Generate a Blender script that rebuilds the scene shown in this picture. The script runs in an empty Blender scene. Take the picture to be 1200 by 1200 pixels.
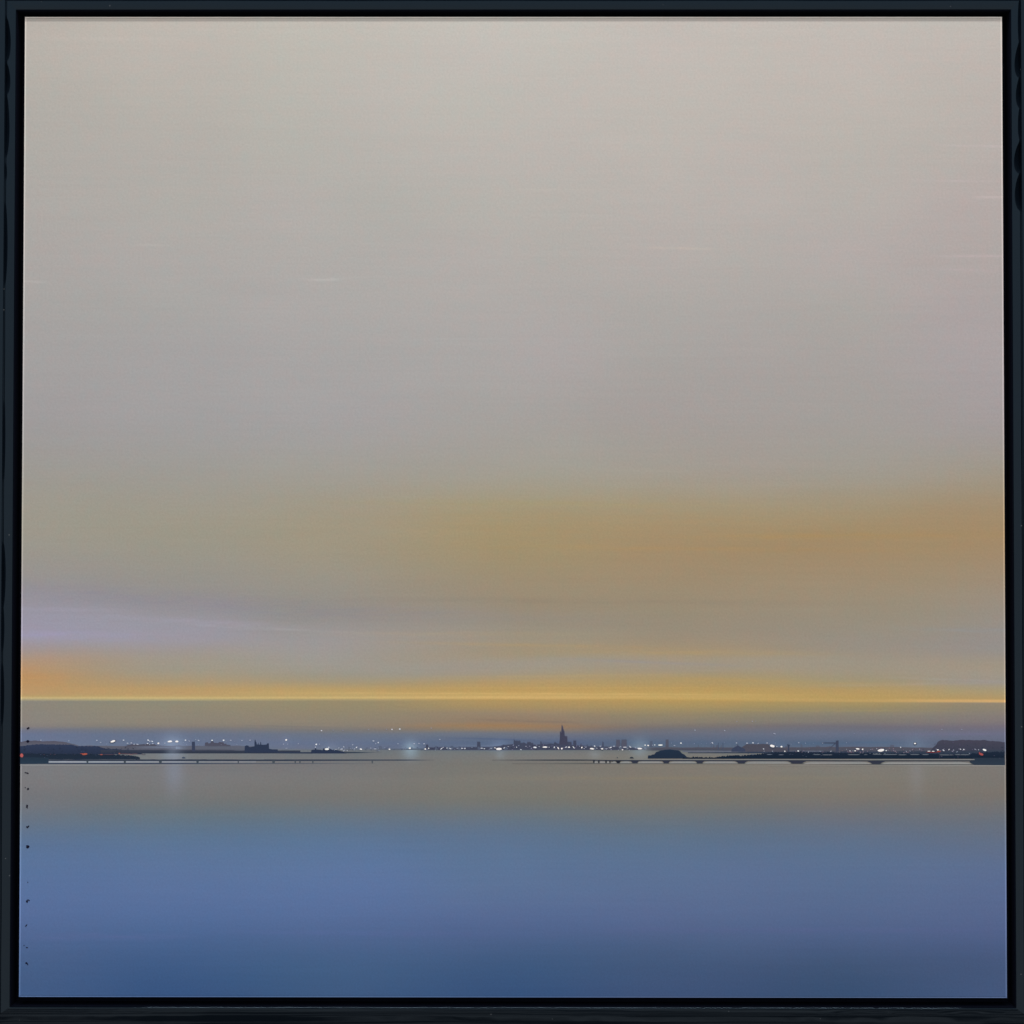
import bpy, math, random
import numpy as np
rnd = random.Random(11)
CAL = None            # 'white' only for measuring the light on the panel
# ------------------------------------------------------------------ camera
CAM = (0.02180208633626974, 0.002281294108408647, -0.0005347109822457607,
       0.0039414195944808585, -0.05687916264266637, 2204.1923026508357)
DIST = 2.2
HW, HH = 0.575, 0.574013          # half size of the painted panel, metres
def cam_matrix():
    p, y, r = CAM[:3]
    cp, sp, cy, sy, cr, sr = math.cos(p), math.sin(p), math.cos(y), math.sin(y), math.cos(r), math.sin(r)
    Rz = np.array([[cy, -sy, 0], [sy, cy, 0], [0, 0, 1]])
    Rx = np.array([[1, 0, 0], [0, cp, -sp], [0, sp, cp]])
    Ry = np.array([[cr, 0, sr], [0, 1, 0], [-sr, 0, cr]])
    return Rz @ Rx @ Ry
M = cam_matrix()
CP = np.array([CAM[3], -DIST, CAM[4]])
def to_pic(x, z):                 # painting-plane point -> picture coordinates of the painting (0..1200)
    P = np.stack([x - CP[0], np.full_like(x, DIST), z - CP[2]], -1) @ M
    return 600 + CAM[5] * P[..., 0] / P[..., 1], 600 - CAM[5] * P[..., 2] / P[..., 1]
def at(px, py):                   # picture coordinates -> point on the painted panel
    d = M @ np.array([(px - 600) / CAM[5], 1, -(py - 600) / CAM[5]])
    t = DIST / d[1]
    return CP[0] + d[0] * t, CP[2] + d[2] * t

def link(o, parent=None):
    bpy.context.scene.collection.objects.link(o)
    if parent: o.parent = parent
    return o
def lin(c):
    c = np.asarray(c, float) / 255.0
    return np.where(c <= .04045, c / 12.92, ((c + .055) / 1.055) ** 2.4)
# ------------------------------------------------------------------ light reaching the panel (measured once)
E_TAB = None
#E_TAB_BEGIN
E_TAB = [[0.98883, 0.95024, 0.92761], [0.0048, 0.0046, 0.00442], [-0.12363, -0.12027, -0.11495], [-0.01499, -0.01465, -0.01413], [-0.00364, -0.00346, -0.00327], [0.04066, 0.03919, 0.03772]]
#E_TAB_END
def albedo(rgb, px, py):
    """paint colour that shows as rgb under the gallery light"""
    t = lin(rgb)
    if E_TAB is None: return np.clip(t, 0, .95)
    u = (np.asarray(px, float) - 600) / 600; v = (np.asarray(py, float) - 600) / 600
    B = np.stack([np.ones_like(u), u, v, u * u, u * v, v * v], -1)
    e = B @ np.array(E_TAB)
    return np.clip((t - SPEC) / e, 0.0, .93)
SPEC = np.array([0.00943, 0.00902, 0.00883])
# ------------------------------------------------------------------ painted colour field
XS = [24, 200, 400, 600, 800, 1000, 1176]
ROWS = [
 (15,  (184,176,168),(191,184,175),(193,188,179),(197,192,184),(194,187,180),(194,187,180),(190,185,178)),
 (70, (182,176,168),(186,180,172),(189,184,176),(192,187,180),(192,185,178),(192,184,177),(188,180,173)),
 (150, (176,171,165),(180,175,168),(183,179,172),(187,182,175),(188,182,175),(187,180,173),(184,175,170)),
 (300, (170,166,162),(173,169,165),(175,171,167),(178,173,168),(179,173,168),(178,171,167),(174,165,162)),
 (400, (165,161,160),(166,163,162),(169,166,164),(172,167,165),(169,164,161),(168,163,159),(170,162,162)),
 (500, (158,155,155),(161,158,158),(163,160,160),(165,160,157),(163,157,153),(162,157,153),(162,155,155)),
 (560, (156,152,145),(158,154,148),(160,156,148),(163,157,145),(162,154,143),(160,153,142),(159,150,136)),
 (600, (157,152,139),(158,151,135),(160,151,131),(162,151,123),(162,148,119),(162,145,116),(162,141,111)),
 (640, (154,150,139),(155,150,135),(158,149,128),(161,142,107),(161,137,105),(161,136,101),(163,136,101)),
 (675, (150,147,142),(150,146,139),(153,147,134),(157,143,119),(158,140,114),(158,140,116),(158,140,119)),
 (705, (147,143,148),(147,143,140),(147,143,136),(156,137,113),(155,139,116),(152,141,122),(152,142,130)),
 (720, (153,149,168),(148,145,149),(145,142,135),(150,140,124),(151,140,121),(151,141,124),(150,142,132)),
 (735, (157,153,170),(152,151,165),(147,144,142),(149,141,126),(149,139,123),(151,142,128),(149,142,136)),
 (750, (156,149,158),(157,151,158),(157,152,154),(158,147,132),(156,141,122),(148,141,132),(147,142,140)),
 (765, (158,146,142),(157,149,146),(156,151,147),(161,143,111),(164,144,113),(154,143,129),(152,144,133)),
 (776, (176,146,122),(160,150,136),(158,152,145),(158,150,138),(160,149,132),(156,147,132),(160,148,130)),
 (788, (179,146,110),(157,150,137),(156,150,138),(158,149,134),(158,147,131),(157,147,130),(157,148,134)),
 (798, (184,146,102),(166,149,122),(162,149,124),(176,151,108),(170,149,108),(160,147,119),(154,147,136)),
 (808, (184,150,106),(182,152,106),(184,156,106),(186,154,98),(184,153,97),(178,151,102),(166,151,116)),
 (813, (184,152,108),(184,154,108),(190,162,108),(194,162,102),(190,160,100),(182,153,99),(174,151,108)),
 (816, (183,157,108),(186,160,110),(187,162,110),(198,165,106),(193,162,103),(182,153,97),(176,150,102)),
 (818, (200,180,130),(200,178,124),(199,174,117),(207,173,112),(196,164,102),(186,156,101),(206,167,112)),
 (820, (166,155,124),(172,160,120),(166,150,112),(182,151,96),(184,153,95),(188,156,100),(210,169,114)),
 (822, (138,134,124),(140,136,119),(150,139,110),(174,147,98),(178,149,96),(168,146,100),(146,134,114)),
 (828, (138,133,122),(142,136,118),(148,137,110),(167,143,101),(168,145,100),(156,140,103),(139,131,114)),
 (836, (137,132,123),(141,134,119),(144,134,112),(150,132,110),(148,134,106),(138,130,114),(134,126,118)),
 (846, (136,131,124),(139,132,119),(140,131,115),(146,126,106),(136,126,112),(128,122,116),(126,119,119)),
 (851, (132,127,124),(132,126,118),(136,128,116),(156,124,92),(124,116,112),(114,110,118),(116,110,120)),
 (855, (112,116,131),(114,117,126),(122,120,118),(142,124,104),(112,111,119),(109,110,122),(110,109,124)),
 (860, (104,115,141),(103,114,136),(107,116,131),(111,116,128),(105,110,126),(105,111,130),(107,110,130)),
 (870, (105,117,143),(101,114,139),(100,113,138),(91,105,131),(87,102,126),(87,101,125),(98,105,125)),
 (877, (108,117,139),(104,115,137),(104,114,135),(93,105,129),(91,104,122),(92,103,124),(96,103,122)),
 (880, (118,121,127),(111,118,126),(108,115,121),(113,118,119),(110,116,117),(110,115,118),(102,107,119)),
 (886, (122,124,126),(118,122,124),(112,116,118),(120,120,119),(124,122,116),(124,122,116),(116,114,116)),
 (897, (122,122,125),(120,120,122),(118,118,119),(120,118,112),(126,121,112),(126,122,116),(124,119,115)),
 (915, (120,120,122),(121,121,122),(121,121,119),(124,121,114),(126,120,110),(126,121,112),(122,117,112)),
 (935, (114,115,119),(116,116,116),(117,116,113),(120,118,110),(124,118,107),(122,116,108),(122,115,108)),
 (950, (108,115,122),(107,115,118),(108,115,118),(110,115,114),(114,114,110),(112,113,114),(110,113,116)),
 (965, (98,116,135),(96,117,137),(95,117,139),(97,116,138),(100,114,131),(101,112,129),(101,112,128)),
 (985, (91,114,147),(92,116,148),(92,118,150),(93,115,144),(93,114,138),(94,113,138),(98,111,132)),
 (1010, (91,116,154),(93,118,155),(94,119,158),(93,117,151),(93,115,148),(93,113,146),(93,111,144)),
 (1050, (89,112,155),(90,113,156),(91,114,158),(93,113,149),(92,111,146),(90,108,143),(89,106,143)),
 (1080, (85,107,150),(84,108,152),(87,108,151),(87,105,147),(87,104,142),(86,103,140),(86,102,139)),
 (1100, (79,101,142),(76,101,143),(80,101,142),(78,97,135),(78,97,132),(76,94,132),(78,94,133)),
 (1118, (74,97,136),(69,95,136),(71,96,134),(67,92,128),(71,92,125),(71,89,122),(73,90,124)),
 (1140, (70,93,132),(61,89,130),(67,94,131),(60,87,124),(66,86,121),(64,83,115),(70,86,120)),
 (1175, (66,91,131),(56,83,125),(63,88,126),(54,80,120),(63,82,118),(57,79,113),(68,87,124)),
]
RY = np.array([r[0] for r in ROWS], float)
RT = np.array([r[1:] for r in ROWS], float)
def vnoise(x, y, seed):
    """smooth value noise on arrays"""
    xi, yi = np.floor(x).astype(int), np.floor(y).astype(int)
    fx, fy = x - xi, y - yi
    fx = fx * fx * (3 - 2 * fx); fy = fy * fy * (3 - 2 * fy)
    def h(a, b):
        n = (a * 374761393 + b * 668265263 + seed * 974634777) & 0x7fffffff
        n = ((n ^ (n >> 13)) * 1274126177) & 0x7fffffff
        return (n ^ (n >> 16)) % 10007 / 10007.0 * 2 - 1
    return ((h(xi, yi) * (1 - fx) + h(xi + 1, yi) * fx) * (1 - fy)
            + (h(xi, yi + 1) * (1 - fx) + h(xi + 1, yi + 1) * fx) * fy)
GLOWS = [  # x, y, rx, ry, colour, strength : soft painted halos of the town lights
 (202,876,13,14,(150,168,195),.55),(204,905,11,26,(136,150,176),.35),(481,877,8,9,(160,186,202),.55),(481,885,10,7,(140,165,185),.25),
 (585,874,10,7,(120,140,172),.45),(586,885,5,5,(150,165,175),.3),(750,877,10,11,(142,162,176),.5),(697,884,7,5,(150,162,170),.3),
 (1033,873,18,10,(98,114,138),.3),(1033,884,9,7,(110,135,150),.4),(1072,872,16,9,(112,130,154),.4),(1074,905,9,28,(142,142,150),.28),
 (907,872,12,6,(104,116,142),.3),(1010,876,12,5,(98,110,138),.3),(335,868,5,6,(120,130,158),.3),(388,876,8,5,(130,142,165),.35),
 (665,872,25,6,(80,90,128),.25)]
STREAKS = [ # x, y, half length, half height, slope, delta rgb : single brush strokes
 (380,328,17,1.0,-.02,(17,16,15)),(400,326,60,.9,-.02,(5,5,5)),(795,291,44,1.2,.02,(10,7,3)),(1140,171,44,1.1,.02,(12,8,11)),(1125,212,46,1.0,.01,(9,6,9)),(1150,300,50,1.2,0,(9,5,7)),(1130,316,40,1,.02,(7,4,6)),
 (1160,231,18,1.0,0,(13,10,11)),(180,287,22,.9,.02,(8,8,7)),(36,330,16,1,.1,(8,8,8)),(120,45,90,2,.01,(3,3,3)),(300,262,40,.7,0,(4,4,4)),(40,330,20,.8,0,(4,5,5)),(650,222,70,1.2,0,(3,3,2)),
 (140,728,130,9,.05,(2,3,4)),(250,729,120,3.4,.06,(4,3,6)),(230,706,240,12,.07,(-5,-5,1)),(110,748,130,8,.02,(0,1,5)),(40,793,60,12,.06,(4,-1,-5)),(700,612,330,30,0,(3,0,-3)),(560,720,200,8,.03,(-2,-1,3)),(320,737,90,1.4,.05,(7,7,8)),(80,744,90,4,.0,(2,1,7)),(70,714,80,2,.02,(6,5,8)),
 (640,813,260,.8,.004,(14,12,10)),(520,816.5,300,.8,-.002,(8,8,6)),(900,798,160,2.2,.03,(4,1,-3)),(760,776,110,1.6,.04,(-5,-2,6)),
 (1060,802,110,1.6,-.02,(2,3,10)),(700,806,200,.7,.0,(5,4,0)),(660,792,160,1.0,-.01,(5,3,-3)),(980,833,150,1,.0,(5,4,-3)),
 (520,743,160,3,.0,(6,3,-2)),(620,756,150,2,.02,(7,2,-6)),(820,765,150,3,.01,(6,2,-6)),(700,705,260,3,.01,(-5,-4,-2)),
 (820,643,220,3,.01,(4,0,-5)),(1000,628,180,4,-.01,(4,0,-6)),(600,590,220,3,.01,(1,1,-4)),(760,552,60,1,.02,(4,4,3)),
 (620,845,60,1.4,.03,(-10,-8,-4)),(575,866,50,1,.03,(-12,-10,-4)),(560,874,30,1.2,0,(10,10,10)),(1120,860,70,1.5,.0,(3,1,4)),(330,851,45,.7,.02,(-10,-8,-2)),
 (780,912,200,2.5,.0,(5,3,-3)),(930,1090,240,3,.0,(4,0,3)),(430,1094,160,3,.01,(4,1,4)),
 (1100,796,60,1,.03,(5,7,14)),(120,1098,90,4,.0,(7,2,4)),(980,871,80,3,.0,(-5,0,2)),(1130,738,70,3,.02,(-3,2,7)),
]
def field(px, py):
    """sRGB colour of the broad paint layer at picture coordinates"""
    px = np.asarray(px, float); py = np.asarray(py, float)
    shift = 3.2 * np.clip((px - 740) / 430, 0, 1) ** .8
    near = np.exp(-((py - 817) / 9) ** 2)
    soft = 1 - np.exp(-((py - 818) / 26) ** 2)
    w = (vnoise(px / 240, py / 46, 3) * 6 + vnoise(px / 90, py / 20, 5) * 2.2) * soft * np.where(py > 840, .35, 1)
    y = py - shift * near + w
    y = np.where((py > 838) & (py < 899), py + vnoise(px / 140, py / 10, 6) * .9, y)
    xx = px + vnoise(px / 200, py / 60, 8) * 40
    out = np.zeros(px.shape + (3,))
    xa = np.array(XS, float)
    xi = np.clip(np.searchsorted(xa, xx) - 1, 0, len(xa) - 2)
    fx = np.clip((xx - xa[xi]) / (xa[xi + 1] - xa[xi]), 0, 1); fx = fx * fx * (3 - 2 * fx)
    # the glazes were blended wet: soft vertically except at the horizon and the shore
    spread = np.where(py < 700, 20., np.where(py < 805, np.clip((805 - py) * .2, .3, 20), 0))
    spread = np.where(py > 903, np.clip((py - 903) * .35, 0, 16), spread)
    KW = ((-1.5, .07), (-1, .14), (-.5, .18), (0, .22), (.5, .18), (1, .14), (1.5, .07))
    for ko, kw in KW:
        yk = y + ko * spread
        yi = np.clip(np.searchsorted(RY, yk) - 1, 0, len(RY) - 2)
        fy = np.clip((yk - RY[yi]) / (RY[yi + 1] - RY[yi]), 0, 1)
        for c in range(3):
            a = RT[yi, xi, c] * (1 - fx) + RT[yi, xi + 1, c] * fx
            b = RT[yi + 1, xi, c] * (1 - fx) + RT[yi + 1, xi + 1, c] * fx
            out[..., c] += kw * (a * (1 - fy) + b * fy)
    for gx, gy, rx, ry, col, s in GLOWS:
        g = s * np.exp(-((px - gx) / rx) ** 2 - ((py - gy) / ry) ** 2)
        out += g[..., None] * (np.array(col, float) - out)
    for sx, sy, L, h, k, d in STREAKS:
        u = (px - sx) / L
        g = np.exp(-np.abs(u) ** 3) * np.exp(-((py - sy - k * (px - sx)) / h) ** 2)
        g = g * (.75 + .5 * vnoise(px / 22, py / 1.5 + 40, 9))
        out += g[..., None] * np.array(d, float)
    # clouded, slightly uneven layers: warm / cool drift and long soft brush drags
    out += (vnoise(px / 60, py / 34, 21) * .6)[..., None] * np.array([1, .9, .8])
    out += (vnoise(px / 110, py / 60, 22) * 1.0)[..., None] * np.array([1, -.2, .4])
    out += (vnoise(px / 95, py / 4.2, 23) * .45 + vnoise(px / 40, py / 2.0, 24) * .35)[..., None]
    return out
# ------------------------------------------------------------------ materials
def nt(name):
    m = bpy.data.materials.new(name); m.use_nodes = True
    return m, m.node_tree.nodes, m.node_tree.links, m.node_tree.nodes['Principled BSDF']
def paint_material():
    m, N, L, b = nt('painted_surface')
    at_ = N.new('ShaderNodeAttribute'); at_.attribute_name = 'paint'
    tc = N.new('ShaderNodeTexCoord')
    def noise(scale, detail, rough=.5, vec=None):
        n = N.new('ShaderNodeTexNoise'); n.inputs['Scale'].default_value = scale
        n.inputs['Detail'].default_value = detail; n.inputs['Roughness'].default_value = rough
        L.new(vec or tc.outputs['Object'], n.inputs['Vector']); return n
    grain = noise(420, 3, .7)
    mp = N.new('ShaderNodeMapping'); mp.inputs['Scale'].default_value = (5, 1, 260)
    L.new(tc.outputs['Object'], mp.inputs['Vector'])
    drag = noise(1, 4, .6, mp.outputs['Vector'])
    def ranged(n, lo, hi):
        r = N.new('ShaderNodeMapRange'); r.inputs['From Min'].default_value = .25; r.inputs['From Max'].default_value = .75
        r.inputs['To Min'].default_value = lo; r.inputs['To Max'].default_value = hi
        L.new(n.outputs['Fac'], r.inputs['Value']); return r
    g1, g2 = ranged(grain, .93, 1.07), ranged(drag, .985, 1.015)
    mul = N.new('ShaderNodeMath'); mul.operation = 'MULTIPLY'
    L.new(g1.outputs[0], mul.inputs[0]); L.new(g2.outputs[0], mul.inputs[1])
    vm = N.new('ShaderNodeVectorMath'); vm.operation = 'SCALE'
    L.new(at_.outputs['Color'], vm.inputs[0]); L.new(mul.outputs[0], vm.inputs['Scale'])
    # faint warm and cool mottling of the glazes
    mt = N.new('ShaderNodeTexNoise'); mt.inputs['Scale'].default_value = 75; mt.inputs['Detail'].default_value = 3
    L.new(tc.outputs['Object'], mt.inputs['Vector'])
    hv = N.new('ShaderNodeMix'); hv.data_type = 'RGBA'
    hv.inputs['A'].default_value = (1.035, .99, .985, 1); hv.inputs['B'].default_value = (.965, 1.01, 1.015, 1)
    hr = ranged(mt, 0, 1); L.new(hr.outputs[0], hv.inputs['Factor'])
    hm = N.new('ShaderNodeVectorMath'); hm.operation = 'MULTIPLY'
    L.new(vm.outputs[0], hm.inputs[0]); L.new(hv.outputs['Result'], hm.inputs[1])
    L.new(hm.outputs[0], b.inputs['Base Color'])
    b.inputs['Roughness'].default_value = .55
    b.inputs['Specular IOR Level'].default_value = .12
    peel = noise(210, 2, .5)
    bp = N.new('ShaderNodeBump'); bp.inputs['Strength'].default_value = .22; bp.inputs['Distance'].default_value = .0006
    L.new(peel.outputs['Fac'], bp.inputs['Height']); L.new(bp.outputs[0], b.inputs['Normal'])
    return m
def lacquer_material():
    m, N, L, b = nt('black_gloss_lacquer')
    b.inputs['Base Color'].default_value = (.0022, .0042, .0075, 1)
    b.inputs['Specular IOR Level'].default_value = .235
    b.inputs['Specular Tint'].default_value = (.50, .76, 1, 1)
    tc = N.new('ShaderNodeTexCoord')
    n = N.new('ShaderNodeTexNoise'); n.inputs['Scale'].default_value = 60; n.inputs['Detail'].default_value = 3
    L.new(tc.outputs['Object'], n.inputs['Vector'])
    r = N.new('ShaderNodeMapRange'); r.inputs['To Min'].default_value = .03; r.inputs['To Max'].default_value = .09
    L.new(n.outputs['Fac'], r.inputs['Value']); L.new(r.outputs[0], b.inputs['Roughness'])
    n2 = N.new('ShaderNodeTexNoise'); n2.inputs['Scale'].default_value = 9; n2.inputs['Detail'].default_value = 2
    L.new(tc.outputs['Object'], n2.inputs['Vector'])
    bp = N.new('ShaderNodeBump'); bp.inputs['Strength'].default_value = .5; bp.inputs['Distance'].default_value = .003
    L.new(n2.outputs['Fac'], bp.inputs['Height']); L.new(bp.outputs[0], b.inputs['Normal'])
    # a few dust specks
    v = N.new('ShaderNodeTexVoronoi'); v.inputs['Scale'].default_value = 55
    L.new(tc.outputs['Object'], v.inputs['Vector'])
    lt = N.new('ShaderNodeMath'); lt.operation = 'LESS_THAN'; lt.inputs[1].default_value = .045
    L.new(v.outputs['Distance'], lt.inputs[0])
    mx = N.new('ShaderNodeMix'); mx.data_type = 'RGBA'
    mx.inputs['A'].default_value = (.0022, .0042, .0075, 1); mx.inputs['B'].default_value = (.05, .055, .06, 1)
    L.new(lt.outputs[0], mx.inputs['Factor']); L.new(mx.outputs['Result'], b.inputs['Base Color'])
    return m
def matte_black(name, c, rough=.8):
    m, N, L, b = nt(name)
    tc = N.new('ShaderNodeTexCoord')
    n = N.new('ShaderNodeTexNoise'); n.inputs['Scale'].default_value = 300; n.inputs['Detail'].default_value = 3
    L.new(tc.outputs['Object'], n.inputs['Vector'])
    r = N.new('ShaderNodeMix'); r.data_type = 'RGBA'
    r.inputs['A'].default_value = (c[0] * .7, c[1] * .7, c[2] * .7, 1); r.inputs['B'].default_value = (c[0] * 1.3, c[1] * 1.3, c[2] * 1.3, 1)
    L.new(n.outputs['Fac'], r.inputs['Factor']); L.new(r.outputs['Result'], b.inputs['Base Color'])
    b.inputs['Roughness'].default_value = rough; b.inputs['Specular IOR Level'].default_value = .05
    return m
PAINT = paint_material(); LACQ = lacquer_material()
TRAY = matte_black('matte_black_tray', (.002, .0032, .0085))

def mesh_obj(name, verts, faces, mat, parent, colors=None, smooth=False):
    me = bpy.data.meshes.new(name); me.from_pydata([tuple(v) for v in verts], [], faces); me.update()
    if colors is not None:
        a = me.color_attributes.new('paint', 'FLOAT_COLOR', 'POINT')
        c = np.ones((len(verts), 4), np.float32); c[:, :3] = colors
        a.data.foreach_set('color', c.ravel())
    me.materials.append(mat)
    if smooth: me.polygons.foreach_set('use_smooth', [True] * len(me.polygons))
    return link(bpy.data.objects.new(name, me), parent)
# ------------------------------------------------------------------ the framed painting
root = link(bpy.data.objects.new('framed_painting', None)); root.location = (0, 0, 0)
root['label'] = 'square painting of hazy dusk sky over blue water in a gloss black frame'
root['category'] = 'painting'

# panel : finely divided front, bevelled rim, sides and back
xs = np.unique(np.concatenate([np.linspace(-HW, HW, 330)]))
ztop = [];
zlist = []
pz = HH
yy = 20.0
_, zt = at(600, 800); _, zb = at(600, 900)
zlist = np.concatenate([np.linspace(HH, zt, 560)[:-1], np.linspace(zt, zb, 150)[:-1], np.linspace(zb, -HH, 180)])
BV = .0018
xs2, zs2 = xs.copy(), zlist.copy()
xs2[0] = -HW + BV; xs2[-1] = HW - BV; zs2[0] = HH - BV; zs2[-1] = -HH + BV
X, Z = np.meshgrid(xs2, zs2)
nx, nz = len(xs2), len(zs2)
PX, PY = to_pic(X, Z)
COL = field(PX, PY)
verts = np.stack([X.ravel(), np.zeros(X.size), Z.ravel()], 1)
idx = np.arange(nx * nz).reshape(nz, nx)
faces = np.stack([idx[:-1, :-1], idx[1:, :-1], idx[1:, 1:], idx[:-1, 1:]], -1).reshape(-1, 4).tolist()
cols = albedo(COL, PX, PY).reshape(-1, 3)
# rim loop
loop = list(idx[0, :]) + list(idx[1:, -1]) + list(idx[-1, :-1][::-1]) + list(idx[1:-1, 0][::-1])
lv = verts[loop]; lc = cols[loop]
def push(v, out, y):
    w = v.copy(); w[:, 1] = y
    for i in range(len(w)):
        if abs(abs(v[i, 0]) - (HW - BV)) < 1e-7: w[i, 0] += math.copysign(out, v[i, 0])
        if abs(abs(v[i, 2]) - (HH - BV)) < 1e-7: w[i, 2] += math.copysign(out, v[i, 2])
    return w
base = len(verts)
pale = np.clip(lc * 1.42 + .03, 0, .93)
ring0 = push(lv, 0, 0); ring1 = push(lv, .0013, 0); ring2 = push(lv, BV, .0006); ring3 = push(lv, BV, .018)
verts = np.concatenate([verts, ring0, ring1, ring2, ring3]); cols = np.concatenate([cols, pale, pale, pale, pale * .7])
n = len(loop)
for i in range(n):
    j = (i + 1) % n
    for k in range(3):
        faces.append([base + k * n + i, base + k * n + j, base + (k + 1) * n + j, base + (k + 1) * n + i])
faces.append([base + 3 * n + i for i in range(n)])
if CAL: cols[:] = .5 if CAL == 'white' else 0
canvas = mesh_obj('painted_panel', verts, faces, PAINT, root, cols)

# ------------------------------------------------------------------ thin raised paint on the panel
LAYER = [0]
def muted(c):
    """the dark shore colours carry more grey than purple"""
    c = np.array(c, float)
    if c.max() >= 124 or c[2] < c[0] + 12: return c
    return c + (np.array([1, -1, -2.]) if c[1] - c[0] > 8 else np.array([-1, 1, -5.]))
def relief(name, pts, col, parent=canvas, label=None, thick=.00012, col_bot=None, alpha=None, dome=0, lift=None):
    """pts: outline in picture coordinates; becomes a film of paint standing on the panel"""
    LAYER[0] += 1
    y1 = -(.00005 + .0000014 * LAYER[0]) if lift is None else -lift
    y0 = .0002
    ar = sum(pts[i][0] * pts[(i + 1) % len(pts)][1] - pts[(i + 1) % len(pts)][0] * pts[i][1] for i in range(len(pts)))
    if ar > 0: pts = pts[::-1]
    P = np.array(pts, float); n = len(P)
    W = [at(*p) for p in pts]
    ymin, ymax = P[:, 1].min(), P[:, 1].max()
    t = ((P[:, 1] - ymin) / max(1e-6, ymax - ymin))[:, None]
    c0 = muted(col); c1 = muted(col_bot if col_bot is not None else col)
    C = c0 * (1 - t) + c1 * t
    if alpha is not None:
        a = np.array([alpha(p[0], p[1]) for p in pts])[:, None]
        C = a * C + (1 - a) * field(P[:, 0], P[:, 1])
    A = albedo(C, P[:, 0], P[:, 1])
    vs = [(w[0], y1, w[1]) for w in W] + [(w[0], y0, w[1]) for w in W]
    fs = [list(range(n))] + [[(i + 1) % n, i, n + i, n + (i + 1) % n] for i in range(n)]
    cc = np.concatenate([A, A])
    if dome:
        cx, cz = np.mean([w[0] for w in W]), np.mean([w[1] for w in W])
        vs.append((cx, y1 - dome, cz)); cc = np.concatenate([cc, A.mean(0)[None]])
        fs = [[i, (i + 1) % n, 2 * n] for i in range(n)] + fs[1:]
    o = mesh_obj(name, vs, fs, PAINT, parent, cc)
    if label: o['label'] = label
    return o
def strip(name, xs_, top, bot, col, alpha=None, label=None, parent=canvas, **k):
    """band built of quads so that it can fade along its length; top, bot are functions of x"""
    LAYER[0] += 1
    y1 = -(.00005 + .0000014 * LAYER[0])
    T = [(x, top(x)) for x in xs_]; B = [(x, bot(x)) for x in xs_]
    pts = T + B; P = np.array(pts, float); n = len(xs_)
    ct = muted(col[0] if isinstance(col[0], (tuple, list)) else col)
    cb = muted(col[1] if isinstance(col[0], (tuple, list)) else col)
    C = np.concatenate([np.tile(ct, (n, 1)), np.tile(cb, (n, 1))])
    if alpha is not None:
        a = np.array([alpha(p[0]) for p in pts])[:, None]
        C = a * C + (1 - a) * field(P[:, 0], P[:, 1])
    A = albedo(C, P[:, 0], P[:, 1])
    vs = [(w[0], y1, w[1]) for w in (at(*p) for p in pts)]
    vs += [(v[0], .0002, v[2]) for v in vs]
    fs = [[i, n + i, n + i + 1, i + 1] for i in range(n - 1)]
    m = 2 * n
    fs += [[i, i + 1, m + i + 1, m + i] for i in range(n - 1)] + [[n + i + 1, n + i, m + n + i, m + n + i + 1] for i in range(n - 1)]
    fs += [[0, m, m + n, n], [n - 1, 2 * n - 1, m + 2 * n - 1, m + n - 1]]
    o = mesh_obj(name, vs, fs, PAINT, parent, np.concatenate([A, A]))
    if label: o['label'] = label
    return o
def ragged(pts, step=1.2, amp=.5, up=.5):
    out = []
    for (a, b), (c, d) in zip(pts[:-1], pts[1:]):
        k = max(1, int(abs(c - a) / step))
        for i in range(k):
            t = i / k
            out.append((a + (c - a) * t, b + (d - b) * t + rnd.uniform(-amp, amp * (1 - up))))
    out.append(pts[-1])
    return out
def closed(top, bottom): return top + [(top[-1][0], bottom), (top[0][0], bottom)]
def frange(a, b, s):
    n_ = max(2, int(round((b - a) / s)) + 1); return [a + (b - a) * i / (n_ - 1) for i in range(n_)]
def smooth(x, a, b):
    t = min(1, max(0, (x - a) / (b - a))); return t * t * (3 - 2 * t)
jit = {}
def wob(x, a, s):     # steady small wobble along a painted line
    return a * float(vnoise(np.array([x / s]), np.array([.5]), 77)[0])
XL, XR = 23.6, 1177.6     # where the panel ends at the height of the shoreline

# --- far shore, left
relief('painted_hill', closed(ragged([(XL,869.6),(30,868.3),(42,868.0),(50,868.8),(65,868.6),(75,869.4),(81,870.6),(88,872.6),(92,873.6)], 1.5, .3), 876),
       (84,80,100), col_bot=(98,100,120), label='low mauve hill at the left edge of the painted shore')
strip('painted_shore', frange(86, 292, 3), lambda x: 874.0 + wob(x, .5, 7), lambda x: 882.6, ((96,94,112),(72,76,98)), alpha=lambda x: .95 * (1 - .45 * smooth(x, 190, 204) * (1 - smooth(x, 204, 225))) * (1 - .3 * smooth(x, 250, 292)))
relief('painted_woodland', closed(ragged([(XL,874.6),(35,873.1),(45,872.3),(55,872.6),(72,872.6),(85,873),(90,874.4),(105,874.4),(115,874.6),(119,876),(122,877.6),(140,878.4),(150,878.9),(166,880)], 1.1, .5), 884),
       (50,62,88), col_bot=(42,54,76), label='dark blue wooded ridge above the left end of the bridge')
relief('painted_rooftops', closed(ragged([(146,874.6),(150,873),(156,872.2),(165,872.4),(170,872),(181,872.1),(184,873.6),(196,874.4),(206,875)], 1.4, .35), 877), (74,72,92),
       col_bot=(88,86,104), alpha=lambda x, y: 1 - .7 * smooth(x, 184, 206))
strip('painted_shore', frange(118, 352, 3), lambda x: 878.9 + wob(x, .35, 9) + .6 * smooth(x, 200, 300), lambda x: 882.9, ((56,60,82),(44,50,72)),
      alpha=lambda x: .95 * (1 - .45 * smooth(x, 188, 202) * (1 - smooth(x, 202, 222))))
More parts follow.
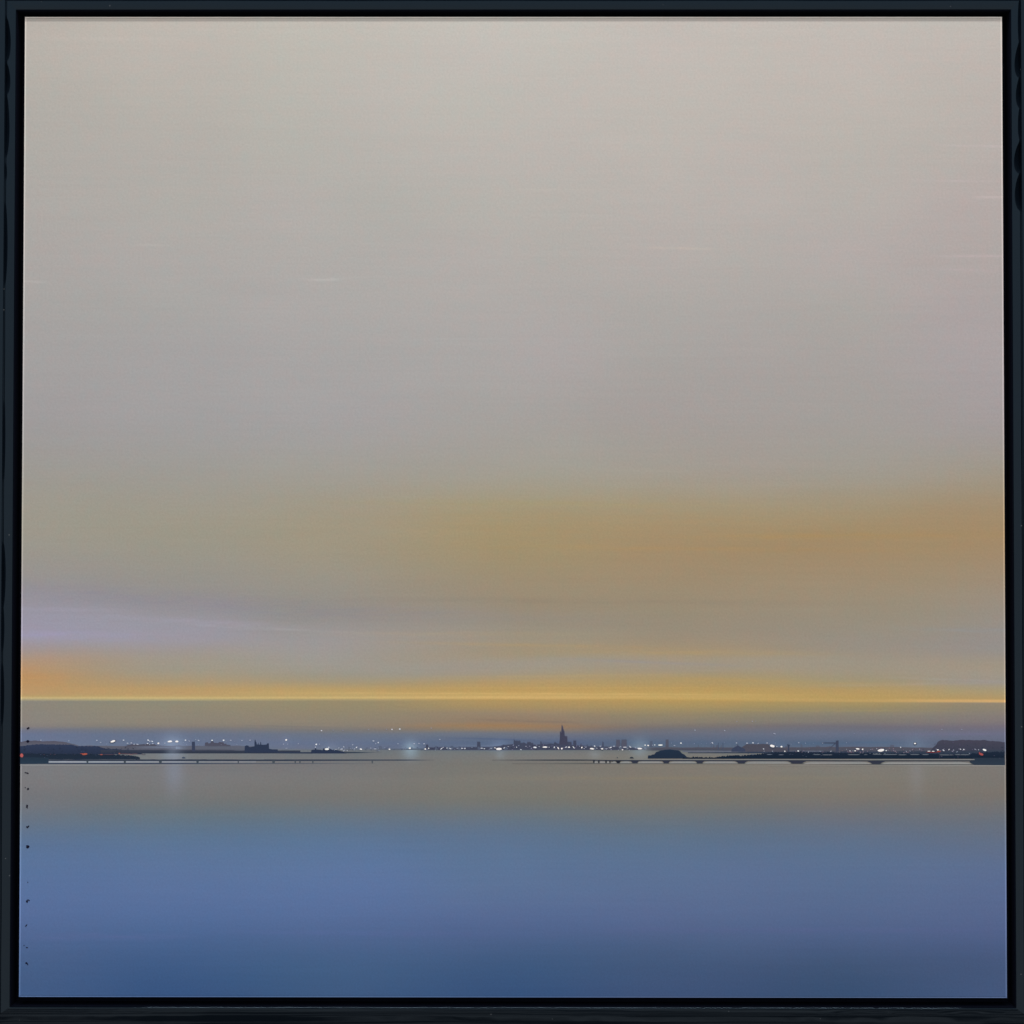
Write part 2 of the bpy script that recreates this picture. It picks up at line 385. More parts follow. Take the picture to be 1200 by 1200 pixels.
relief('painted_warehouse', closed([(240,876),(240.2,870.4),(243,869.6),(244.4,871.2),(246.8,870.6),(247.6,868.7),(249.8,868.4),(250.8,870.4),(255.5,870.7),(257,869.5),(262,870),(262.6,871.6),(265,871.4),(265.8,872.6),(270,873),(270.4,876)], 877.4),
       (78,76,98), col_bot=(84,84,104), label='flat mauve block on the far shore left of the castle-like silhouette')
strip('painted_shore', frange(206, 300, 3), lambda x: 874.6 + wob(x, .3, 8), lambda x: 877.8, (90,90,108), alpha=lambda x: .7 * smooth(x, 206, 222))
relief('painted_tower', [(224.8,880.5),(224.8,869.9),(225.4,869.3),(228.4,868.9),(228.8,880.5)], (60,66,94), label='dark slim tower on the left shore')
relief('painted_castle', [(286.6,882),(286.8,874.6),(288.8,873.4),(291.2,873.8),(291.6,875.2),(293.4,875.6),(296,874.9),(298.2,874.6),(298.3,869),(298.8,866.6),(299.4,867),(299.8,869.4),(300.6,870),(300.9,872.6),
       (302,872.4),(302.3,870.5),(302.9,870.5),(303.2,872.6),(304.8,872.5),(305.2,869.4),(305.8,869.4),(306.2,872.6),(309,872.8),(312.6,872.4),(313,871.2),(315,871),(315.3,877.4),(319,878.2),(325.5,878.2),(325.7,882)],
       (48,56,84), label='dark castle-like silhouette with masts on the left shore')
relief('painted_jetty', [(324,882.9),(324,880.9),(352,881.4),(366,881.4),(366,883.1)], (50,58,84))
relief('painted_quay', closed(ragged([(364.5,881.6),(365,878.9),(368.6,878.6),(369,877),(370.2,876.6),(371,878.4),(378,879.2),(379,876.8),(382,876.4),(388,878),(394,879),(400,880.4),(406,881.6)], 1.2, .35), 883),
       (46,54,82), label='low dark quay building with a white light beside it')
strip('painted_spit', frange(404, 447, 2), lambda x: 881.1 + .2 * smooth(x, 404, 447), lambda x: 882.7 - .8 * smooth(x, 410, 447), (58,66,86), alpha=lambda x: 1 - smooth(x, 415, 447) * .9)
# --- near headland, left
relief('painted_headland', closed(ragged([(XL,883.2),(60,883.3),(100,883.8),(130,884.4),(142,884.8),(150,885.6),(158,886.2),(164,887.8)], .9, .8), 889.8),
       (34,46,62), col_bot=(34,48,64), label='dark teal headland behind the left end of the bridge')
relief('painted_headland', [(XL,887),(57,888),(57,895.2),(XL,895.4)], (38,54,70), col_bot=(42,60,78))
for k in range(16):
    x = rnd.uniform(142, 165); y = 885 + (x - 142) * .1 + rnd.uniform(0, 3.4); a, b = rnd.uniform(.6, 1.5), rnd.uniform(.4, .9)
    relief('painted_bush', [(x + a * math.cos(t * math.pi / 3), y + b * math.sin(t * math.pi / 3) * rnd.uniform(.7, 1.2)) for t in range(6)], (44,50,68), label=None)
# --- bridge, left half : one part with its piers as sub-shapes in a strip
fade_l = lambda x: .97 - .35 * smooth(x, 330, 470) - .55 * smooth(x, 470, 508)
strip('painted_bridge_deck', frange(56, 508, 4), lambda x: 890.0 + wob(x, .25, 6) * (1 - smooth(x, 300, 400)), lambda x: 891.7 - .3 * smooth(x, 300, 500), (42,54,74), alpha=fade_l, label='thin dark bridge deck line across the left water')
strip('painted_waterline', frange(56, 440, 4), lambda x: 894.1, lambda x: 895.4 - .3 * smooth(x, 200, 400), (52,66,88), alpha=lambda x: .95 - .5 * smooth(x, 160, 330) - .4 * smooth(x, 340, 440))
strip('painted_bridge_opening', frange(57, 300, 3), lambda x: 891.9 + wob(x,.2,5), lambda x: 893.8, ((150,157,170),(146,153,164)), alpha=lambda x: .95 - .6 * smooth(x, 90, 240) + .1 * wob(x, 1, 9))
strip('painted_waterline', frange(XL, 300, 4), lambda x: 896.1, lambda x: 897.2, (146,148,150), alpha=lambda x: .6 - .45 * smooth(x, 100, 300))
for x, w_ in ((102.5,2.2),(146.3,2.4),(188,3.2),(231.5,2.6),(279.2,1.4),(320.6,3),(346,1.6),(351.5,1.4),(366.6,1.6),(436.3,1.7)):
    relief('painted_bridge_pier', [(x - w_ * .6, 891), (x + w_ * .6, 891), (x + w_ * .42, 894.6), (x - w_ * .42, 894.6)], (60,68,84), alpha=lambda a, b, x=x: .9 - .25 * smooth(x, 200, 430))
relief('painted_boat', [(213,888.4),(213.6,887.4),(215,886.8),(216.6,887.4),(217.6,888.4),(216.6,888.9),(214,888.9)], (66,80,100), label='small dark boat on the water above the left bridge')
# --- town across the middle
TOWN = [(497,877.6),(499,876),(499.4,873),(501.2,872.4),(502,876),(512,876),(520,875.5),(535,876.3),(545,875.7),(559,875.6),(559.3,869.4),(562.6,869.4),(562.9,875.6),(575,875.6),(580,875),(587,874.2),
 (590,872.8),(592,873.2),(596,872.6),(601.9,872.2),(602.1,868.2),(602.6,866.5),(603.1,868),(606.4,868.1),(607.6,868.6),(608.8,867.7),(609.6,868.6),(609.9,870.8),(612,870.9),(614,870.1),(616,871.4),(617.6,871.8),(618,869.8),
 (621.8,869.6),(622.2,871),(624.6,870.7),(625,872.6),(629,872.6),(633.2,872.3),(633.4,869),(634.2,869),(634.6,871.8),(640,872.4),(646,871.6),(649,871.8),(649.6,870),(651,869.9),(653,871.4),(655.4,871.8),(655.7,869),
 (656.2,868),(656.4,857.6),(657.1,857),(657.3,859),(657.8,858.5),(658.2,851.4),(658.6,849.8),(659.2,851.2),(659.7,853.6),(660.6,856),(661.2,857.6),(661.6,862.2),(662.6,862.8),(664.4,862.8),(664.8,869.2),(667,869.7),(669.4,869.6),
 (669.8,873.2),(671.8,873.2),(672,868),(674.9,867.8),(675.2,873.6),(680,873.9),(681,871),(681.6,873.8),(690,874.6),(697,875),(705.8,875),(706.1,869.4),(706.9,869.4),(707.2,875),(714,875.2),(721.9,875.4),(722.1,867.3),(726.3,867.2),(726.7,875),
 (728,875),(728.4,867),(734,866.8),(734.3,875.2),(740,876),(745,877),(748,878.2)]
relief('painted_haze_edge', [(a - .3, b - .8) for a, b in TOWN] + [(748,878.9),(497,878.9)], (76,80,106), alpha=lambda a, b: .38)
relief('painted_haze_edge', [(a + .7, b) for a, b in TOWN] + [(749,878.9),(498,878.9)], (72,76,102), alpha=lambda a, b: .45)
relief('painted_town', TOWN + [(748,878.9),(497,878.9)], (70,74,99), col_bot=(64,66,91), alpha=lambda a, b: .9, label='purple skyline of the town either side of the spire')
relief('painted_cathedral', [(655.4,873),(655.9,868),(656.4,857.8),(657.1,857),(657.3,859),(657.8,858.5),(658.2,851.6),(658.6,848.6),(659.1,851.4),(659.7,853.6),(660.6,856),(661.2,857.6),(661.6,862.2),(662.6,862.8),(664.4,862.8),(664.8,869.2),(665.2,873)],
       (68,64,86), col_bot=(68,68,94), label='tall purple cathedral with a pointed spire in the middle of the skyline')
for x0, x1 in ((722.0,726.4),(728.4,734.2)):
    relief('painted_tower_block', [(x0,875.4),(x0,867),(x1,866.8),(x1,875.4)], (84,84,106), label='mauve tower block, one of a pair right of the cathedral')
relief('painted_tower_block', [(761.2,875.6),(761.4,869),(762.4,868.2),(764.6,868.4),(764.9,875.6)], (84,92,118), label='faint blue block behind the wooded island')
relief('painted_chimney', [(779.8,878),(780.2,866.6),(783.4,866.6),(783.6,878)], (84,84,104), label='mauve chimney tower above the wooded island')
relief('painted_roof', [(497,877),(497,878.7),(447,878.4),(447,877.6)], (92,100,122))
for k in range(26):
    x = rnd.choice((rnd.uniform(402, 500), rnd.uniform(500, 600), rnd.uniform(668, 760), rnd.uniform(800, 1085))); w_ = rnd.uniform(1.2, 5); h_ = rnd.uniform(.8, 3.2) * (1.3 if w_ < 2.4 else .8)
    yb_ = 878.4 if x < 760 else 877.2
    relief('painted_building', [(x, yb_), (x, yb_ - 1.8 - h_), (x + w_ * .5, yb_ - 2.1 - h_), (x + w_, yb_ - 1.8 - h_ * rnd.uniform(.5, 1)), (x + w_, yb_)], (78,84,110) if x < 760 else (84,84,106),
           alpha=(lambda a, b, q=rnd.uniform(.35, .7): q))
# --- shore, right
strip('painted_shore', frange(757, 1177, 3), lambda x: 875.9 + wob(x, .35, 6) - .6 * smooth(x, 900, 1000) + .8 * smooth(x, 1040, 1080), lambda x: 879.4 + 2.6 * smooth(x, 830, 900),
      ((84,80,97),(72,76,96)), alpha=lambda x: .95 * smooth(x, 750, 770), label='brown mauve strip of far land along the right shore')
strip('painted_far_beach', frange(800, 965, 3), lambda x: 879.8, lambda x: 881.2, (98,104,126), alpha=lambda x: .7)
strip('painted_shoreline', frange(806, 1177, 3), lambda x: 881.3 - .7 * smooth(x, 870, 900) + wob(x, .5, 3), lambda x: 882.7, (52,60,86), alpha=lambda x: .6 + .35 * smooth(x, 806, 870))
relief('painted_warehouse', closed(ragged([(868,876.5),(872,874),(875,872.2),(896,871.8),(901,872.4),(905,875.4),(915,876.4),(924,878.6)], 2, .2), 881), (78,76,94), label='large mauve shed left of the brightest light on the right shore')
relief('painted_church', [(857,880.9),(857.6,877.6),(860,876),(863.4,874.4),(864.1,873.6),(864.4,871.6),(864.8,873.6),(868,875.4),(871,876.6),(873,877.8),(873.4,880.9)], (62,68,96), label='small dark domed church on the right shore')
for x, y0, y1, c in ((841.7,870.4,878.6,(68,76,104)),(847.2,870.6,878.6,(70,78,106)),(833.4,871.6,876,(82,90,118)),(847.3,881.5,886.6,(84,90,104))):
    relief('painted_mast', [(x - .35, y0), (x + .35, y0), (x + .4, y1), (x - .4, y1)], c)
relief('painted_mast', [(923.3,881),(923.3,875.4),(922.6,872.6),(923.4,871.4),(924.3,873),(925.4,872.4),(925.3,874.6),(924.9,875.6),(925,881)], (56,64,90), label='dark shrub-like mast on the right shore')
cr = relief('painted_crane', [(979.2,880.5),(979.3,871.2),(963,870.9),(963,870.2),(979.3,870.1),(979.6,867.9),(982.6,867.6),(982.9,880.5)], (64,68,94), label='dark dockside crane with a long thin jib pointing left')
relief('painted_crane_strut', [(971,878.6),(970.4,878.2),(978.4,871),(979,871.6)], (70,74,98), parent=canvas)
relief('painted_hill', closed(ragged([(1090.5,880),(1093,876.4),(1097,873),(1099,869.6),(1101.4,868),(1105,867.1),(1112,867.9),(1118,868.1),(1125,867.2),(1140,867.4),(1147,867.6),(1153,867.3),(1160,868.4),(1168,868.7),(1177.4,869.8)], 1.5, .3), 881.5),
       (72,69,90), col_bot=(60,62,84), label='flat-topped purple hill at the right edge of the painted shore')
relief('painted_shore_slope', closed(ragged([(1040,881),(1060,880.4),(1100,880.4),(1140,880),(1152,879.4),(1177.4,879.2)], 1.4, .3), 884.6), (60,66,86), col_bot=(44,58,78))
# wooded island and the low dark shore running right from it
relief('painted_island', closed(ragged([(759.2,888.2),(759.4,885.4),(763,885.2),(764.6,884.2),(766.6,884.2),(769,881.4),(774,879.6),(779,878.7),(782,878.4),(785,878.1),(790,879),(795,879.6),(797,880.4),(798.6,882.6),(799.4,883.2),(801,883.6),(803,885.2),(805,887.2),(810,888)], 1.2, .22), 888.9),
       (36,52,72), col_bot=(34,48,66), label='rounded dark wooded island right of the bridge piers')
relief('painted_near_shore', closed(ragged([(800,888),(812,887.4),(830,887.6),(845,887),(852,886.2),(862,885.4),(868,885.8),(880,884.6),(892,883.6),(905,882),(920,881.8),(938,880.6),(950,882),(965,881.8),(985,882.4),(1000,882.4),(1040,883.2),(1100,883.8),(1140,883.4),(1158,881.6),(1177.5,881)], .9, 1.1), 889.2),
       (34,46,64), col_bot=(24,38,54), label='dark tree-lined near shore running to the right edge')
relief('painted_near_shore', [(1140,888),(1177.6,888),(1177.7,896.6),(1141,896.4),(1136,893)], (42,55,70), col_bot=(46,60,75))
for a, b in ((863,873),(878,886),(898,905.5),(912,919),(952,962),(963,976),(993,1008),(1012,1017),(1022,1034),(1034,1052),(1052,1063),(1066,1078),(1080,1089),(1100,1118),(1118,1137)):
    y = 884.1 + .3 * math.sin(a) + .25 * smooth(a, 1000, 1100)
    relief('painted_inlet', [(a, y + .3), (a + 2, y - .35), (b - 2, y - .3), (b, y + .2), (b - 3, y + .6), (a + 3, y + .6)], (100,105,120) if a > 940 else (96,106,120))
strip('painted_inlet', frange(803, 880, 3), lambda x: 883.2, lambda x: 885.6 - 1.2 * smooth(x, 840, 880), (122,122,122), alpha=lambda x: .5)
# --- bridge, right half
fade_r = lambda x: .12 + .83 * smooth(x, 577, 660)
strip('painted_bridge_parapet', frange(700, 1142, 4), lambda x: 889.5, lambda x: 890.6, (130,130,131), alpha=lambda x: (.66 + .25 * wob(x, 1, 14)) * smooth(x, 700, 800) * (1 - .3 * smooth(x, 1060, 1150)))
strip('painted_bridge_deck', frange(577, 1140, 4), lambda x: 890.1 + .5 * smooth(x, 680, 720) + .4 * smooth(x, 900, 1000), lambda x: 891.3 + .6 * smooth(x, 690, 720) + .3 * smooth(x, 900, 1000), (50,54,72), alpha=fade_r,
      label='thin dark bridge deck line across the right water')
strip('painted_waterline', frange(600, 1140, 4), lambda x: 894.0 + .9 * smooth(x, 900, 1080), lambda x: 895.1 + 1.2 * smooth(x, 900, 1080), (70,74,84), alpha=lambda x: .15 + .5 * smooth(x, 620, 720) + .2 * smooth(x, 760, 800))
strip('painted_waterline', frange(900, 1177, 4), lambda x: 896.5 + .4 * smooth(x, 900, 1080), lambda x: 897.6 + .4 * smooth(x, 900, 1080), (152,150,146), alpha=lambda x: .2 + .55 * smooth(x, 1000, 1120))
def opening(x0, x1, yt, yb, cw, fl, fr):
    """light gap seen under the deck, with curved haunches beside the piers"""
    P = []
    for i in range(6):
        t = i / 5; P.append((x0 + cw * t, yb - (yb - yt) * math.sin(t * math.pi / 2))) if fl else None
    if not fl: P += [(x0, yb), (x0, yt)]
    if fr:
        for i in range(6):
            t = 1 - i / 5; P.append((x1 - cw * t, yb - (yb - yt) * math.sin(t * math.pi / 2)))
    else: P += [(x1, yt), (x1, yb)]
    relief('painted_bridge_opening', P, (128,128,129), col_bot=(148,148,145))
for x0, x1, cw, d in ((714.8,722.8,5,0),(726,741,7,0),(747,777.5,6,.1),(783.8,816.8,7,.2),(823,865,8,.3),(872.5,927.5,10,.6),(940.5,1021.5,14,.9),(1032,1139.5,16,1.2)):
    opening(x0, x1, 891.9 + d * .6, 894.3 + d * 1.05, cw, True, True)
for x0, x1 in ((695,701),(702.6,709.4),(711,714.4)):
    opening(x0, x1, 892, 894.2, 1.2, True, True)
for x, a, b, d in ((696,1.2,.8,0),(701.8,1,.8,0),(710.2,1.1,.8,0),(714.8,1,.7,0),(724.5,4.4,1.6,0),(744,6.4,3.2,0),(780.7,6,3,.1),(820,7,3,.2),(868.8,9.4,3.6,.3),(934,13,6.2,.6),(1026.8,12,5,1)):
    relief('painted_bridge_pier', [(x - a * .92, 891.4 + d * .6), (x + a * .92, 891.4 + d * .6), (x + (a + b) * .42, 892.5 + d), (x + b * .8, 894.3 + d), (x - b * .8, 894.3 + d), (x - (a + b) * .42, 892.5 + d)], (52,54,74) if x > 730 else (40,42,58))
relief('painted_vehicle', [(738,888.8),(738.3,887.4),(740,886.8),(741.6,887.2),(742.8,888.8)], (48,54,70), label='small dark vehicle on the bridge left of the island')
relief('painted_vehicle', [(722.6,888.4),(723,887.2),(724,887.3),(724.3,888.4)], (70,76,90))

# --- painted lights: dabs of white
LT = [ # x, y, rx, ry, angle, brightness
(113.5,867.6,.9,.6,0,.6),(118,870.1,1.1,.6,0,.45),(132.4,868.6,3.2,1.2,-18,1),(144.8,867.4,1.1,.7,0,.7),(149.5,871,1.2,.6,0,.6),(153.8,870.6,1.1,.6,0,.65),(157.2,872.2,.8,.8,0,.6),(161,872.2,1.6,.6,10,.6),
(173.6,867.3,1.1,.8,30,.8),(175.6,868.6,.7,.9,0,.6),(178.4,868.8,1.2,.7,20,.75),(173,871.3,1.1,.6,0,.7),(179,871.5,1.3,.5,0,.6),(175.5,872.6,.6,.6,0,.6),(185.6,871,1.4,1.1,-20,1),(193.2,870.9,.6,.9,30,.5),
(199,868.9,2.8,1.1,-5,1),(207.3,868.9,2.1,1.2,0,1),(217.4,867.4,1,.8,0,.8),(221.8,868.3,1.2,.5,40,.45),(229.4,866.6,.7,.5,0,.45),(232.8,867.6,1.3,.6,25,.65),(248.6,867.6,1.1,.8,0,.85),(262,867.5,1.2,.9,0,.85),(270.4,867.5,1.2,.6,0,.55),
(283.6,867.7,.9,.6,0,.5),(293,867.4,1.2,.6,0,.5),(335.4,867.1,1.4,1.1,0,1),(332.2,872,.8,.6,0,.45),(337,872,.7,.5,0,.4),(335.6,876.8,1.6,.4,0,.4),(349.6,871.5,.7,.6,0,.45),(376.8,856.2,.9,.7,0,.75),(390.5,855.6,.7,.4,0,.35),(402,855.8,.8,.4,0,.3),
(459.4,854.8,.9,.8,0,.75),(468.6,854.3,1.1,.8,0,.8),(453,854.7,.8,.4,0,.3),(432,855.2,1,.4,0,.25),(505.4,853.2,1.1,.4,0,.45),(515.4,866.5,1,.6,0,.5),(370.6,872.3,1.2,1,0,.85),(374.4,872,.6,.5,0,.5),(369.7,875.6,.7,.9,0,.6),
(383.2,877.8,2.6,1.1,0,1),(385.4,875.8,.6,.8,0,.8),(437.6,868.2,1.2,.9,20,.55),(443.3,870.2,.9,.8,0,.7),(440.4,871.4,.5,.9,0,.5),(413.2,872.8,1.1,.6,0,.5),(402.8,875.2,1,.6,40,.65),(400,877.7,2.2,.5,-25,.55),(403,879.6,1.6,.5,-45,.6),
(417.8,875.8,1.2,.6,-45,.85),(415.4,877.6,.9,.5,50,.6),(423,877.9,1.7,.9,20,.95),(434.6,876.6,.5,.9,0,.45),(439.6,877.6,1.8,.6,0,.6),(456.4,878,1.1,1,0,1),(456.4,876,.4,.5,0,.1),(480.3,876.8,1.3,1.1,0,1),(466.4,871.6,.9,.5,0,.5),(485.4,871.5,1,.6,0,.65),
(491,871.3,1.2,.5,0,.5),(497,871.6,1.1,.6,0,.65),(498.4,877.7,1.1,.9,0,1),(502.4,877,.7,.9,0,.85),(510,879,.5,.5,0,.5),(517.4,877.2,2.2,.5,-40,.75),(519.4,875.8,.9,.5,0,.8),(523.8,876.6,1,.6,0,.7),(527.6,877.2,1.7,.5,25,.75),
(541.4,877,1.4,.6,0,.7),(544.8,877.2,1,.6,0,.8),(536,877,1.4,.4,0,.4),(564.6,876.8,1.8,.5,0,.7),(567.6,877.4,1,.5,0,.8),(575.6,877.3,.9,.6,0,.6),(584.6,877.6,3.8,1.3,-4,1),(580,876.4,1.4,.6,20,.8),(590.8,876.4,1.4,.6,-45,.7),(605.4,875.6,.7,.6,0,.75),(610.4,878.4,1.2,.5,20,.75),
(595.6,874.8,1,.5,0,.5),(616.4,874.6,.7,.6,0,.5),(627,875.8,2,.9,0,.8),(631.8,874.9,.7,.6,40,.6),(638.6,875.5,2.8,.8,0,1),(643.4,875.8,.9,.5,-40,.7),(649.6,875.8,.7,1.2,25,.8),(654.2,876.6,1.9,.7,55,1),(658.4,877.2,1.3,1.1,-30,1),
(663.4,875.6,1.4,.5,-30,.8),(666.8,875.6,1.5,.8,0,1),(672.2,875.8,2,.5,50,.85),(681.8,876,1.2,.9,-45,1),(684.6,877.2,.6,.5,0,.6),(686.4,875.6,.9,.5,-45,.6),(693.8,877.4,2.6,1.0,5,1),(696.8,874.3,1,.7,20,.8),(699.4,876.8,1,.5,40,.65),(703.4,874.8,.6,.6,0,.6),
(705.6,877.5,1.6,.9,0,1),(715.6,876,1.8,.7,-20,.7),(719.6,874.4,1,.6,0,.5),(729.5,878.6,1,.8,0,.95),(727.4,875,.5,.8,0,.6),(732,875.6,2.6,.5,0,.75),(738.6,875.4,1.6,.6,20,.75),(724.6,879,.5,.5,0,.5),(737.4,879,.5,.4,0,.5),(750,877.2,2.9,.9,4,.95),
(756,873.2,.9,.8,0,.9),(759.6,873.6,1.3,1,0,1),(767.2,873,.8,.7,0,.85),(774,873.1,2.9,.7,0,.9),(764.6,873.2,.6,.5,0,.5),(790.4,873.6,1.3,.5,10,.55),(798,870.8,1.1,.8,0,.9),(814.4,855.6,.9,.6,20,.55),(849.2,856,.9,.6,20,.55),(834.8,870.6,1.3,.6,30,.7),
(863,870.6,1,.6,0,.65),(875.4,870.9,1.4,.6,0,.6),(882.4,870.6,1.3,.6,0,.75),(888.6,871,.8,.4,0,.5),(899,870.7,1.4,.5,0,.6),(904.8,874.2,2.9,1.5,12,1),(910.4,874.8,1,.5,0,.6),(915.8,875,1.3,1.1,0,1),(894.8,877.6,.9,.6,50,.7),(905.2,880.3,.8,.5,0,.5),(895.4,880.2,.6,.5,0,.5),
(919.6,880.3,1.1,.7,0,.95),(935.4,880,1.1,.8,20,.85),(936,870.2,.8,.6,0,.55),(907.6,859.8,1.9,.5,15,.45),(881.6,845.2,.7,.5,0,.4),(885.6,845,.5,.4,0,.25),(863.6,845.5,.7,.4,0,.3),(947.4,881.4,.9,.4,-60,.6),(973.6,880.4,1.1,.5,-30,.55),(961,880.4,.6,.6,0,.4),
(1005,877.6,2.2,.8,8,1),(1010.8,878,1.2,.9,0,1),(1002,879.8,1,.8,0,.95),(996,880,.8,.6,0,.75),(999.6,880,.5,.5,0,.6),(992,878,.5,.5,0,.4),(1032.4,879.2,4.2,1.6,-12,1),(1038.4,879.6,.9,.7,0,.85),(1027.4,877.4,.6,.5,40,.6),(1020.4,878.4,.5,.5,0,.35),(1047.4,879.6,.7,.6,0,.55),
(1055.4,875.7,.7,.7,0,.8),(1072.2,871.2,1.5,1,5,1),(1062,880.4,1,.4,45,.4),(1066.4,880,.8,.4,45,.4),(1077.8,878.4,.8,.4,45,.4),(1088.6,880.3,2.1,.5,0,.95),(1093.6,880.4,1.8,.5,0,.95),(1099,878.8,1.3,.9,0,.95),(1101.6,879.8,.5,.4,0,.6),(1105.6,879.2,1.5,.7,40,.7),
(1112,878.4,1.1,.5,-55,.75),(1117.4,879,.7,.6,0,.55),(1121.4,881,1.2,.4,-45,.45),(1125.6,878,.9,.6,40,.8),(1129.4,878.2,.9,.7,30,.8),(1136,883,1,.4,40,.4),(1142.6,878,1,.5,20,.5),(1146.6,878.6,.9,.5,0,.6),(1153.6,878.8,2.2,1.2,20,1),(1103.8,854.7,.8,.4,0,.4),(1127,854.8,1.4,.4,0,.35),
(1001,859.6,.9,.4,0,.2),(964,870.8,1,.4,0,.4),(48,867.4,.8,.5,0,.6),(80.6,868.2,1,.5,0,.5)]
def dab(x, y, rx, ry, ang, n_=9):
    a = math.radians(ang); out = []
    for i in range(n_):
        t = 2 * math.pi * i / n_; q = rnd.uniform(.86, 1.12)
        u, v = rx * q * math.cos(t), ry * q * math.sin(t)
        out.append((x + u * math.cos(a) - v * math.sin(a), y + u * math.sin(a) + v * math.cos(a)))
    return out
def light_col(b):
    base_ = np.array([104, 112, 140.]); top = np.array([250, 252, 255.])
    return tuple(base_ * (1 - b) + top * b)
# dark surrounds painted behind the brightest dabs
for x, y, rx, ry, ang in ((132.2,869,4,1.9,-18),(904.8,874.8,3.8,2.2,12),(1006,878.8,5.2,2.1,4),(1032.6,879.4,5.6,2.5,-12),(1153.4,879,3.5,2.5,20),(1072.4,871.6,2.2,1.7,0),(705.6,877.8,2.2,1.5,0),(919.6,880.8,1.9,1.3,0)):
    relief('painted_light_surround', dab(x, y, rx, ry, ang, 14), (46,54,80), alpha=lambda a, b: .75)
LT = [(x, y, rx * (.88 if rx * ry < 1.6 else 1), ry * (.88 if rx * ry < 1.6 else 1), a, b * (.82 if b < .7 else 1)) for x, y, rx, ry, a, b in LT]
LT.sort(key=lambda t: -t[2] * t[3] * (.3 + t[5]))
for i, (x, y, rx, ry, ang, b) in enumerate(LT[:98]):
    relief('painted_light', dab(x, y, rx, ry, ang), light_col(b), dome=.00006, lift=.00042)
def join_specks(name, items, label):
    LAYER[0] += 1
    vs, fs, cc = [], [], []
    for pts, col in items:
        ar = sum(pts[i][0] * pts[(i + 1) % len(pts)][1] - pts[(i + 1) % len(pts)][0] * pts[i][1] for i in range(len(pts)))
        if ar > 0: pts = pts[::-1]
        b0 = len(vs); W = [at(*p) for p in pts]; n_ = len(W)
        yf = -.00034 - rnd.uniform(0, .00006)
        P = np.array(pts); A = albedo(np.tile(np.array(col, float), (n_, 1)), P[:, 0], P[:, 1])
        vs += [(w[0], yf, w[1]) for w in W] + [(w[0], .0002, w[1]) for w in W]; cc += list(A) * 2
        fs += [[b0 + k for k in range(n_)]] + [[b0 + (k + 1) % n_, b0 + k, b0 + n_ + k, b0 + n_ + (k + 1) % n_] for k in range(n_)]
    o = mesh_obj(name, vs, fs, PAINT, canvas, np.array(cc)); o['label'] = label; return o
sp = [(dab(x, y, rx, ry, ang, 7), light_col(b)) for x, y, rx, ry, ang, b in LT[98:]]
def scribble(x0, x1, y0, y1, cnt, cols_, r=(.35, .8)):
    for _ in range(cnt):
        x, y = rnd.uniform(x0, x1), rnd.uniform(y0, y1)
        sp.append((dab(x, y, rnd.uniform(*r) * 1.5, rnd.uniform(.22, .42), rnd.choice((-45, 45, 0, 25, -25)), 6), rnd.choice(cols_)))
scribble(386, 408, 876, 881.5, 16, [(150,158,176),(120,130,155),(60,68,94),(176,180,192)])
scribble(408, 446, 876, 880, 18, [(130,140,162),(74,82,108),(100,108,132)])
scribble(446, 500, 875.5, 878.6, 18, [(78,86,112),(126,136,160),(90,98,124)])
scribble(500, 600, 875.6, 878.6, 34, [(140,146,172),(96,100,132),(54,56,82)])
scribble(600, 700, 873, 878.6, 46, [(150,156,184),(104,104,136),(52,52,78),(120,112,140)])
scribble(700, 760, 874, 878.8, 26, [(140,140,166),(100,98,126),(160,166,184)])
scribble(985, 1085, 876.6, 882, 60, [(128,108,124),(96,88,108),(60,60,80),(140,124,140),(112,92,104)])
scribble(1095, 1150, 877.6, 882, 30, [(130,130,150),(92,90,112),(56,60,80)])
scribble(930, 985, 876.5, 881.5, 20, [(112,100,116),(80,76,96)])
scribble(26, 160, 875, 888, 60, [(44,54,76),(60,72,98),(36,48,64)])
scribble(1095, 1176, 869, 889, 46, [(62,62,84),(78,74,98),(38,50,68)])
scribble(30, 170, 883, 884.4, 14, [(84,66,78),(60,62,80)])
scribble(850, 990, 881, 887, 34, [(30,42,60),(54,66,84),(70,80,98)])
scribble(112, 300, 866.8, 873.5, 24, [(150,156,180),(126,130,158)], (.2, .45))
scribble(770, 1000, 869.8, 872, 16, [(140,148,172),(120,128,152)], (.25, .5))
for x, y, rx, ry in ((640,870.4,6,.2),): sp.append((dab(x, y, rx, ry, 0), (84,88,116)))
so = join_specks('painted_light_specks', sp, 'tiny specks and ticks of pale paint scattered along the waterfront'); so['kind'] = 'stuff'
# red and orange lights
for x, y, rx, ry, ang, c in ((25.4,885.3,1.9,2.2,0,(176,92,90)),(99.4,883.7,3.4,1.1,-6,(164,86,72)),(96.6,883.2,2.6,.5,0,(150,74,66)),(118.8,884.3,1.9,.6,0,(146,84,76)),(140,883,1.1,.9,0,(150,96,88)),(147.5,883.4,7,.45,3,(96,76,82)),(127,884.2,7,.4,0,(84,70,80)),
                          (153,884,2.8,.5,5,(134,108,110)),(1092,881.4,7.2,.6,0,(118,50,50)),(1100,880.6,2.4,.7,-10,(158,66,52)),(1149.6,883.8,2.9,1.3,18,(160,78,76)),(1147.8,882,.8,.8,0,(150,70,72)),(158,883.4,4,.4,0,(104,84,90))):
    relief('painted_red_light', dab(x, y, rx, ry, ang), c, lift=.00038 if rx < 5 else .00033, dome=.00004)

